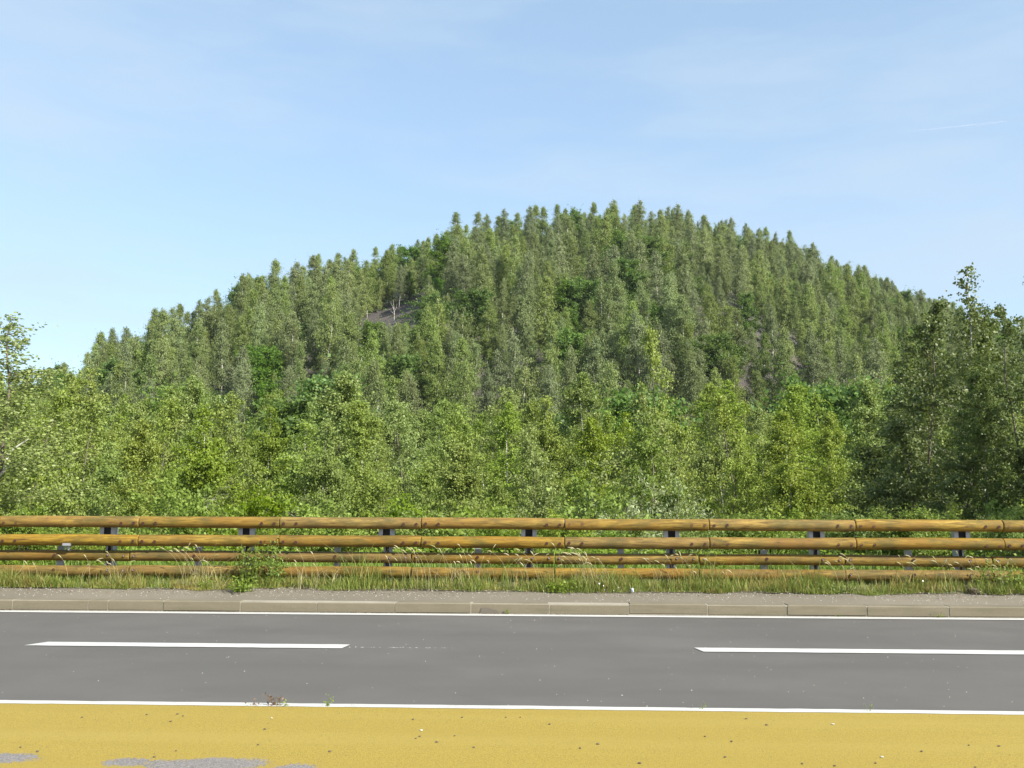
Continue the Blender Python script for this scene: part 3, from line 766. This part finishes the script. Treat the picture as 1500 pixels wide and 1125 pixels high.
# labels that say where each tree stands, against the seven steel posts
PPX = [proj((xr0+2*k-.5, YR, 1))[0] for k in range(7)]
ORD = ['first', 'second', 'third', 'fourth', 'fifth', 'sixth', 'seventh', 'eighth', 'ninth', 'tenth', 'eleventh', 'twelfth']
def where(px):
    if px < PPX[0]-110: return 'beyond the left frame edge'
    if px > PPX[6]+110: return 'beyond the right frame edge'
    k = min(range(7), key=lambda i: abs(PPX[i]-px)); d = px-PPX[k]
    s = 'above' if abs(d) < 35 else ('left of' if d < 0 else 'right of')
    return '%s %s guardrail post' % (s, ORD[k])
cells = {}
for t in TREES:
    o = t['o']; nm = o.name.split('.')[0]
    kind = {'birch_tree': 'birch', 'broadleaf_tree': 'leafy tree', 'shrub': 'shrub'}[nm]
    if nm == 'shrub': band = 'just behind the rails'
    elif t['D'] < 30: band = 'in front row'
    elif t['D'] < 45: band = 'in second row'
    elif t['D'] < 84: band = 'at foot of hill'
    elif t['py'] < np.interp(t['px'], [s[0] for s in SK], [s[1] for s in SK])+18: band = 'on the skyline'
    elif t['py'] < 430: band = 'on upper hill'
    elif t['py'] < 510: band = 'halfway up hill'
    else: band = 'on lower hill'
    base = '%s %s %s, %s' % (t['look'], kind, band, where(t['px']))
    cells.setdefault(base, []).append(t)
    grp = {'birch_tree': 'young trees behind the guardrail' if t['D'] < 84 else 'birches on the hillside', 'broadleaf_tree': 'leafy trees among the birches', 'shrub': 'shrubs behind the guardrail'}[nm]
    tag(o, None, {'birch_tree': 'birch tree', 'broadleaf_tree': 'tree', 'shrub': 'shrub'}[nm], grp)
for base, L in cells.items():
    L.sort(key=lambda t: t['px'])
    for i, t in enumerate(L):
        t['o']['label'] = base if len(L) == 1 else base+', '+('%s from left' % ORD[i] if len(L) > 2 else ('left one' if i == 0 else 'right one'))

# bare white branch leaning out at the left edge
x, y = at(22, 20.2); bo = link('dead_branch', None, None, (x, y, 0)); tag(bo, 'bare white branch sticking out of leaves at the left edge', 'branch')
def bp(px, py): p = on_y(px, py, y); return (p.x-x, 0, p.z)
mb = MB(); mb.tube([bp(-25, 722), bp(6, 690), bp(12, 664), bp(28, 652), bp(42, 643)], [.03, .028, .022, .016, .008], 6)
mb.tube([bp(6, 690), bp(14, 684), bp(16, 676)], [.014, .01, .005], 5); b_ = mb.obj('wood', BARK, bo)

# ------------------------------------------------------------------ undergrowth and grass
def blades(n, xr, yfun, h0, h1, wid, seed, mat, name, bend=.4, dens=None):
    g = np.random.default_rng(seed)
    x = g.uniform(*xr, n); y = yfun(x, g)
    if dens is not None:
        k = g.random(n) < dens(x, y); x, y = x[k], y[k]; n = len(x)
    z = ground_z(x, y)
    h = g.uniform(h0, h1, n)*(.25+1.5*vnoise(x*1.9, y*2.4, seed)**1.4)*(.6+.8*vnoise(x*7, y*7, seed+1))
    a = g.uniform(0, 2*math.pi, n); w_ = wid*g.uniform(.6, 1.3, n)
    b = g.uniform(0, bend, n)*h; ba = g.uniform(0, 2*math.pi, n)
    p0 = np.stack([x, y, z], 1); s = np.stack([np.cos(a)*w_, np.sin(a)*w_, 0*a], 1)
    top = p0+np.stack([np.cos(ba)*b, np.sin(ba)*b, h], 1); mid = p0+np.stack([np.cos(ba)*b*.3, np.sin(ba)*b*.3, h*.55], 1)
    Q = np.stack([p0-s*.5, p0+s*.5, mid+s*.42, mid-s*.42], 1); Q2 = np.stack([mid-s*.42, mid+s*.42, top+s*.06, top-s*.06], 1)
    V = np.stack([Q[:, 0], Q[:, 1], Q[:, 2], Q[:, 3], Q2[:, 2], Q2[:, 3]], 1)
    me = bpy.data.meshes.new(name); me.vertices.add(n*6); me.vertices.foreach_set('co', V.astype(np.float32).ravel())
    I = (np.arange(n)*6)[:, None]; fq = np.concatenate([I+np.array([[0, 1, 2, 3]]), I+np.array([[3, 2, 4, 5]])], 1).reshape(-1)
    me.loops.add(n*8); me.loops.foreach_set('vertex_index', fq.astype(np.int32)); me.polygons.add(n*2)
    me.polygons.foreach_set('loop_start', np.arange(0, n*8, 4, dtype=np.int32)); me.materials.append(mat); me.update(calc_edges=True)
    return link(name, me)
XL, XR_ = -9.5, 9.5
front = lambda x: YK+.52+.24*vnoise(x*1.1, x*0, 50)+.14*vnoise(x*4, x*0, 51)
dn = lambda x, y: np.clip(.35+1.4*(vnoise(x*1.6, y*2.5, 60)-.25), .08, 1)
o = blades(90000, (XL, XR_), lambda x, g: front(x)+(14.9-front(x))*g.random(len(x))**1.1, .03, .17, .007, 3, GRASS, 'verge_grass', .9, dn)
tag(blades(26000, (XL, XR_), lambda x, g: front(x)-.03+.10*g.random(len(x)), .02, .10, .006, 13, GRASS, 'verge_fringe', 1.0, lambda x, y: np.clip(2.2*(vnoise(x*2.6, x*0, 61)-.3), .05, 1)), 'thin ragged grass creeping over the footway edge', 'grass', kind='stuff')
tag(o, 'short rough grass with dry patches along the foot of the guardrail', 'grass', kind='stuff')
o = blades(70000, (-12, 12), lambda x, g: g.uniform(14.5, 20.5, len(x)), .12, .34, .011, 4, mat_grass('meadow_grass', ((.14, .24, .03), (.24, .36, .06), (.22, .30, .05))), 'meadow_grass', .5)
tag(o, 'bright green grass on the bank behind the guardrail', 'grass', kind='stuff')
tag(blades(4200, (XL, XR_), lambda x, g: g.uniform(YK+.75, 14.35, len(x)), .16, .40, .007, 23, GRASS, 'long_grass', .9, lambda x, y: np.clip(3*(vnoise(x*1.2, x*0, 77)-.42), .02, 1)), 'longer loose grass blades standing before the lower rails', 'grass', kind='stuff')
tag(blades(3600, (XL, XR_), lambda x, g: g.uniform(YK+.7, 14.3, len(x)), .08, .30, .005, 24, STRAW, 'dead_grass', 1.4, lambda x, y: np.clip(3*(vnoise(x*1.5+3, x*0, 78)-.45), .02, 1)), 'dead straw-coloured grass among the green at the rail foot', 'grass', kind='stuff')
# leafy undergrowth between rail and trees
g = np.random.default_rng(70); n = 60000
x = g.uniform(-13, 13, n); y = g.uniform(15.4, 21.5, n); hh = .25+.75*vnoise(x*.8, y*.8, 71)*np.clip((y-15)/2.2, .25, 1)
k = vnoise(x*1.1+9, y*1.1, 72) > .28; x, y, hh = x[k], y[k], hh[k]; n = len(x)
C = np.stack([x, y, ground_z(x, y)+hh*g.random(n)**.6], 1)
me = quads_mesh('undergrowth', leaf_quads(C, g.normal(0, 1, (n, 3))*[1, 1, .5], g.normal(0, .6, (n, 3))+[0, -.2, .8], g.uniform(.05, .10, n), g.uniform(.03, .06, n)), LEAF['weed'])
tag(link('undergrowth', me), 'low leafy undergrowth covering the bank below the young trees', 'undergrowth', kind='stuff')
# ferny ground cover under the trees further down
n = 50000; a_ = g.uniform(azim(-60), azim(1560), n); D__ = np.sqrt(g.uniform(21**2, 60**2, n)); x, y = np.sin(a_)*D__, np.cos(a_)*D__
C = np.stack([x, y, ground_z(x, y)+g.uniform(0, 1.3, n)*vnoise(x*.4, y*.4, 5)], 1)
me = quads_mesh('ground_cover', leaf_quads(C, g.normal(0, 1, (n, 3)), g.normal(0, .6, (n, 3))+[0, 0, .8], g.uniform(.1, .2, n), g.uniform(.08, .14, n)), LEAF['birch'])
tag(link('ground_cover', me), 'dim leafy ground cover between the trunks of the young trees', 'ground cover', kind='stuff')

# brush under the birches on the hill, absent from the bare patches
n = 52000; a_ = g.uniform(azim(-60), azim(1560), n); D__ = np.sqrt(g.uniform(88**2, 225**2, n)); x, y = np.sin(a_)*D__, np.cos(a_)*D__
k = (vnoise(x*.30, y*.30, 81)*.6+vnoise(x*.9, y*.9, 82)*.4 > .34) & (D__ < np.interp(a_, _az, _D)+4)
for q in bare: k &= (x-q[0])**2+(y-q[1])**2 > (q[2]*1.25)**2
x, y = x[k], y[k]; n = len(x)
C = np.stack([x, y, ground_z(x, y)+g.uniform(0, 1.2, n)*vnoise(x*.5, y*.5, 83)], 1)
me = quads_mesh('hill_brush', leaf_quads(C, g.normal(0, 1, (n, 3)), g.normal(0, .6, (n, 3))+[.2, -.4, .8], g.uniform(.3, .6, n), g.uniform(.25, .45, n)), LEAF['broad_far'])
tag(link('hill_brush', me), 'low green brush on the slope between the hill birches', 'undergrowth', kind='stuff')

# tall grass tufts with arching seed heads
def tuft(px, n, h, spread, Y, label, seed):
    g = np.random.default_rng(seed); p = on_y(px, 850, Y); x0 = p.x
    o = link('grass_tuft', None, None, (x0, Y, gz(x0, Y))); tag(o, label, 'grass tuft', 'tall seeding grass tufts along the rails')
    st = MB(); hd = MB()
    for i in range(n):
        a = g.uniform(0, 6.28); hx = h*g.uniform(.6, 1.1); ln = g.uniform(.08, .45)*hx; dirx = g.choice([-1, 1], p=[.72, .28]); bx, by = g.normal(0, spread), g.normal(0, .05)
        tt = np.linspace(0, 1, 7); P_ = np.stack([bx+dirx*ln*tt**2.2, by+g.normal(0, .05)*tt, hx*(tt-.12*tt**5)], 1)
        st.tube(P_, .0022*(1-.5*tt), 3, False)
        e = P_[-1]; d = unit(P_[-1]-P_[-2]); q = np.linspace(0, 1, 5)
        hp = e+np.outer(q, d*g.uniform(.06, .11))+np.outer(q**2, [0, 0, -.03]); hd.tube(hp, .0065*np.sin(np.clip(q*.9+.1, 0, 1)*math.pi)+.001, 4, False)
    tag(st.obj('stalks', STRAW, o), kind='stuff'); tag(hd.obj('seed_heads', STRAW, o), kind='stuff')
    nb = 90; bx = g.normal(0, spread*1.1, nb); C_ = np.stack([bx, g.normal(0, .05, nb), g.uniform(.08, .2, nb)*h*1.2], 1)
    ml = quads_mesh('blades', leaf_quads(C_, g.normal(0, .25, (nb, 3))+[0, 0, 1], g.normal(0, 1, (nb, 3)), g.uniform(.18, .4, nb)*h, np.full(nb, .009)), GRASS)
    link('blades', ml, o)
FRY = YR-.24
for i, (px, n, h, sp_w, lab) in enumerate([
    (105, 6, .50, .35, 'thin seeding grass left of first steel post'), (30, 4, .42, .2, 'few seeding stalks at the left edge'),
    (290, 14, .60, .22, 'seeding grass tuft between first and second steel post'), (175, 5, .45, .2, 'small seeding tuft right of first steel post'),
    (455, 5, .55, .12, 'thin tall stalks just right of the weed clump'), (620, 14, .62, .22, 'wide seeding tuft left of the fourth steel post'),
    (700, 16, .60, .25, 'dense seeding tuft directly left of fourth steel post'), (780, 9, .55, .15, 'seeding tuft under the fourth steel post'),
    (860, 20, .62, .22, 'largest arching tuft between fourth and fifth steel post'), (990, 16, .50, .18, 'yellow bushy tuft below the fifth steel post'),
    (1055, 4, .42, .15, 'few stalks right of the fifth steel post'), (1250, 10, .52, .25, 'seeding tuft right of the sixth steel post'),
    (1345, 9, .52, .2, 'thin stalks left of the seventh steel post'), (1400, 9, .50, .15, 'seeding tuft under the seventh steel post'), (1470, 12, .52, .2, 'seeding tuft at the right edge')]):
    tuft(px, n, h, sp_w, FRY-.05*(i % 3), lab, 300+i)

# leafy weeds
def weed(px, Y, H, Wd, n, LL, label, seed, mat='weed', red=False, py=None, name='weed', z=None):
    g = np.random.default_rng(seed); x0 = on_y(px, 850, Y).x if py is None else on_z(px, py).x
    zz = gz(x0, Y) if z is None else z
    o = link(name, None, None, (x0, Y, zz)); tag(o, label, 'weed', None)
    st = MB(); Q = []
    ns = max(3, n//28)
    for i in range(ns):
        hx = H*g.uniform(.45, 1.05); bx = g.normal(0, Wd*.35); tt = np.linspace(0, 1, 6)
        P_ = np.stack([bx*.4+bx*tt+g.normal(0, .02)*tt, g.normal(0, Wd*.2)*tt, hx*tt**.9], 1); st.tube(P_, .0035*(H/.5)**.5*(1-.6*tt), 4, False)
        m = n//ns; u = g.uniform(.05, 1, m); c = np.stack([np.interp(u, tt, P_[:, k]) for k in range(3)], 1)+g.normal(0, LL*.9, (m, 3))
        c[:, 2] = np.abs(c[:, 2]); Q.append(leaf_quads(c, g.normal(0, 1, (m, 3))+[0, 0, .2], g.normal(0, .7, (m, 3))+[0, -.4, .7], LL*g.uniform(.6, 1.3, m), LL*.6*g.uniform(.6, 1.2, m)))
    st.obj('stems', LEAF['drywood'] if red else LEAF['weed'], o); link('leaves', quads_mesh('leaves', np.vstack(Q), LEAF[mat]), o)
weed(365, FRY+.06, .62, .30, 620, .045, 'tall leafy weed clump hiding the lower rails left of the third post', 401)
weed(402, FRY+.08, .66, .14, 300, .045, 'upright weed spire at the right side of the big clump', 402)
weed(352, FRY-.28, .16, .30, 320, .045, 'low weed spreading from the clump onto the footway', 403)
weed(815, FRY-.22, .17, .22, 230, .04, 'low leafy weed at footway edge between fourth and fifth post', 404)
weed(1478, FRY, .36, .28, 420, .05, 'dense green weeds at the right edge below the rails', 405)
weed(868, FRY-.10, .20, .14, 120, .03, 'brown dried weed beside the arching tuft', 406, 'drywood', True)
weed(1440, FRY+.06, .42, .15, 150, .045, 'weed right of the seventh steel post', 407)
weed(1225, FRY-.12, .14, .2, 120, .035, 'low weed below the sixth steel post', 408)
weed(300, FRY-.15, .14, .25, 160, .035, 'low weed between first and second steel post', 409)
weed(405, YN-.02, .075, .055, 70, .022, 'tiny dark reddish weed growing in the near edge line', 420, 'drywood', True, 1033, z=.004)
weed(420, YN-.03, .03, .05, 24, .02, 'few green leaves beside the reddish weed', 423, 'weed', False, 1033, z=.004)
weed(373, YN-.03, .015, .05, 14, .02, 'flat withered leaves left of the reddish weed', 424, 'drywood', True, 1033, z=.004)
weed(482, YN-.03, .07, .02, 26, .018, 'tiny bright green seedling in the near edge line', 421, 'bright', False, 1033, z=.004)
weed(1276, YN, .05, .05, 20, .012, 'small grass-like sprig on the near edge line at right', 422, 'weed', False, 1045, z=.004)
weed(1031, YN+.02, .06, .02, 10, .012, 'thin sprig on the near edge line', 425, 'weed', False, 1042, z=.004)
weed(744, YK-.04, .07, .025, 46, .018, 'small plant at kerb foot right of the tar patch', 426, 'weed', False, 898, z=0)
weed(1370, YK-.05, .06, .06, 50, .018, 'small straggly plant at the kerb foot near right', 427, 'weed', False, 903, z=0)
weed(1225, YK-.05, .03, .04, 24, .018, 'tiny leaf litter tuft at the kerb foot', 428, 'weed', False, 902, z=0)

# white daisies, litter, rubble
FLM = MB()
for k in range(9):
    a = k*2*math.pi/9; FLM.add([(0, 0, 0), (math.cos(a-.25)*.014, math.sin(a-.25)*.014, .002), (math.cos(a)*.02, math.sin(a)*.02, .004), (math.cos(a+.25)*.014, math.sin(a+.25)*.014, .002)], [(0, 1, 2, 3)])
FLM = FLM.mesh('petals', FLOWER, False)
stm = MB(); stm.tube([(0, 0, -.12), (0, 0, 0)], .002, 4); stm = stm.mesh('stem', GRASS)
for i, (px, py, lab) in enumerate([(878, 855, 'left'), (884, 858, ''), (898, 854, ''), (906, 861, ''), (899, 865, ''), (886, 864, ''), (1352, 851, '')]):
    p = on_y(px, py, FRY-.22)
    o = link('daisy', None, None, p); tag(o, 'small white daisy in the verge grass' + (' near the dried weed' if px < 1000 else ' near the right'), 'flower', 'white daisies in the verge')
    f = link('petals', FLM, o); f.scale = (.62, .62, .62); f.rotation_euler = (1.0, .1*i, i); link('stem', stm, o)
p = on_y(926, 855, FRY-.24)
cb_ = MB(); cb_.tube([(-.028, 0, .0), (0, 0, .004), (.03, .0, .0), (.055, 0, -.004)], [.026, .031, .027, .02], 9); cl = cb_.obj('crumpled_can', simple('faded_blue_white_can', (.50, .56, .68), .4, .2, .4, 60))
cl.location = (p.x, p.y, gz(p.x, p.y)+.05); cl.rotation_euler = (0, 1.15, .4); cl.scale = (.62, .62, .62); tag(cl, 'crumpled pale blue and white can lying in the grass', 'can')
def rock_mesh(name, r, seed, mat, sub=2):
    import bmesh
    bm = bmesh.new(); bmesh.ops.create_icosphere(bm, subdivisions=sub, radius=r); g = np.random.default_rng(seed)
    for v in bm.verts: v.co *= g.uniform(.72, 1.15); v.co.z *= .6
    me = bpy.data.meshes.new(name); bm.to_mesh(me); bm.free(); me.materials.append(mat); return me
for i, (px, py, r, m, lab) in enumerate([(1426, 853, .085, DSTONE, 'dark broken rubble lump in the gap below the rail end'), (1434, 858, .05, STONE, 'pale rubble stone beside the dark lump'), (175, 845, .06, DSTONE, 'dark stone under the lower rail below the first post'), (1205, 842, .05, DSTONE, 'dark stone under the lower rail below the sixth post')]):
    q = on_y(px, py, FRY-.05); o = link('rubble_stone', rock_mesh('rubble_stone', r, 500+i, m), None, (q.x, q.y, gz(q.x, q.y)+r*.3)); tag(o, lab, 'stone')
# pebbles on the yellow strip
PB = [rock_mesh('pebble', .010, 520+k, DSTONE if k < 3 else STONE, 1) for k in range(5)]
spots = [(30, 1095), (55, 1101), (120, 1051), (260, 1046), (268, 1049), (215, 1047), (250, 1057), (226, 1109), (378, 1091), (258, 1100), (388, 1068), (398, 1052), (483, 1101), (605, 1054), (609, 1082), (615, 1079), (617, 1070), (640, 1087),
         (666, 1078), (694, 1095), (677, 1051), (805, 1061), (850, 1096), (876, 1090), (741, 1051), (762, 1051), (937, 1118), (1033, 1079), (1072, 1086), (1123, 1062), (1093, 1053), (1062, 1109), (1175, 1119), (1223, 1122), (1283, 1118), (1292, 1109), (1419, 1092), (1463, 1093), (1350, 1101), (1220, 1061), (1429, 1124)]
for i, (px, py) in enumerate(spots):
    q = on_z(px, py, .006); k = 4 if (px, py) in ((617, 1070), (398, 1052), (1220, 1061), (1292, 1109)) else i % 3
    o = link('pebble', PB[k], None, (q.x, q.y, .008)); o.scale = (random.uniform(.6, 1.25),)*2+(.8,); o.rotation_euler = (0, 0, i)
    tag(o, ('tiny pale pebble' if k == 4 else 'tiny dark pebble')+' lying on the yellow strip', 'pebble', 'pale pebbles on the yellow strip' if k == 4 else 'dark pebbles on the yellow strip')
cl_ = {}
for o in [o for o in COL.objects if o.get('category') in ('pebble', 'flower')]:
    a, b, d = proj(o.location)
    if o['category'] == 'pebble': base = o['label'].split(' lying')[0]+(' near edge line' if b < 1075 else ' further out')+', yellow strip, '+where(a).replace('above', 'below')
    else: base = o['label']
    cl_.setdefault(base, []).append((a, o))
for base, L in cl_.items():
    L.sort(key=lambda q: q[0])
    for i, (a, o) in enumerate(L): o['label'] = base if len(L) == 1 else base+', '+('%s from left' % ORD[i] if len(L) > 2 else ('left one' if i == 0 else 'right one'))
# grit along the kerb foot, on the footway and the yellow strip
g = np.random.default_rng(90)
def grit(name, n, xf, yf, zf, r0, r1, mat, label):
    x = xf(n); y = yf(n); z = zf(x, y); r = g.uniform(r0, r1, n)
    C = np.stack([x, y, z+r*.3], 1)
    D3 = np.array([(1, 0, 0), (0, 1, 0), (-1, 0, 0), (0, -1, 0), (0, 0, 1.)])
    V = C[:, None, :]+D3[None]*r[:, None, None]*g.uniform(.6, 1.2, (n, 5, 1))
    me = bpy.data.meshes.new(name); me.vertices.add(n*5); me.vertices.foreach_set('co', V.astype(np.float32).ravel())
    I = (np.arange(n)*5)[:, None]; fq = np.concatenate([I+np.array([[a, (a+1) % 4, 4]]) for a in range(4)], 1).reshape(-1)
    me.loops.add(n*12); me.loops.foreach_set('vertex_index', fq.astype(np.int32)); me.polygons.add(n*4)
    me.polygons.foreach_set('loop_start', np.arange(0, n*12, 3, dtype=np.int32)); me.materials.append(mat); me.update(calc_edges=True)
    return tag(link(name, me), label, 'grit', kind='stuff')
U = lambda a, b: (lambda n: g.uniform(a, b, n))
pz = lambda x, y: np.interp(y, [YK+.24, YK+.75, YK+.95], [kz-.004, .245, .235])
grit('kerb_grit', 2600, U(-9, 9), lambda n: YK-np.abs(g.normal(0, .03, n))-.005, lambda x, y: x*0, .002, .008, MORTAR, 'pale grit collected at the foot of the kerb')
grit('footway_grit', 2400, U(-9, 9), lambda n: YK+.26+.5*g.random(n)**.6, pz, .002, .008, STONE, 'pale grit scattered on the footway strip')
grit('footway_dirt', 1800, U(-9, 9), lambda n: YK+.45+.35*g.random(n)**.6, pz, .003, .012, DSTONE, 'dark crumbs of soil along the grass edge')
grit('strip_grit', 900, U(-5, 5), U(4.5, 6.85), lambda x, y: x*0+.004, .0012, .0035, DSTONE, 'fine dark grit on the yellow strip')
grit('road_grit', 260, U(-7, 7), U(7, 12.6), lambda x, y: x*0, .002, .006, STONE, 'few pale specks of grit on the asphalt')

# thin summer haze
mb = MB(); mb.box((0, 0, 40), (3100, 3100, 90)); t = NT('thin_haze'); t.t.nodes.remove(t.b)
pv = t.n('ShaderNodeVolumePrincipled'); pv.inputs['Density'].default_value = .00013; pv.inputs['Color'].default_value = (.93, .96, 1, 1); pv.inputs['Anisotropy'].default_value = .3
t.l(pv.outputs[0], t.out.inputs['Volume']); tag(mb.obj('haze', t.m), 'thin summer haze over the place', kind='stuff')

grit('paint_trace', 60, lambda n: xb+.05+1.0*g.random(n), lambda n: YD-.02+g.normal(0, .012, n), lambda x, y: x*0-.001, .002, .006, WHITE, 'faint speckled remains of old line paint beside the left dash')
grit('gutter_silt', 5200, U(-9, 9), lambda n: YK-.075+.06*g.random(n), lambda x, y: x*0-.001, .003, .010, PAVE, 'brownish silt lying between kerb and white edge line')
# contrail high above the right flank of the hill
def sky_pt(px, py, alt=6500): d = ray(px, py); t = alt/d.z; return np.array([d.x*t, d.y*t, alt])
c0, c1 = sky_pt(1335, 192), sky_pt(1473, 178)
t = NT('contrail_vapour'); tr = t.n('ShaderNodeBsdfTransparent'); df = t.n('ShaderNodeBsdfDiffuse'); df.inputs[0].default_value = (.9, .9, .9, 1); ms = t.n('ShaderNodeMixShader')
t.l(t.ramp(t.noise(t.pos((1, 1, 1), False), .004, 4), .3, .7, .03, .13), ms.inputs[0]); t.l(tr.outputs[0], ms.inputs[1]); t.l(df.outputs[0], ms.inputs[2]); t.l(ms.outputs[0], t.out.inputs[0])
q = np.linspace(0, 1, 12)[:, None]; Pc = c0+(c1-c0)*q; cen = Pc.mean(0)
mb = MB(); mb.tube(Pc-cen, np.linspace(4, 16, 12)*np.where(np.arange(12) == 11, .4, 1), 8); o = mb.obj('contrail', t.m, None, True); o.location = cen; tag(o, 'short thin white contrail in the sky above the right flank', 'contrail')
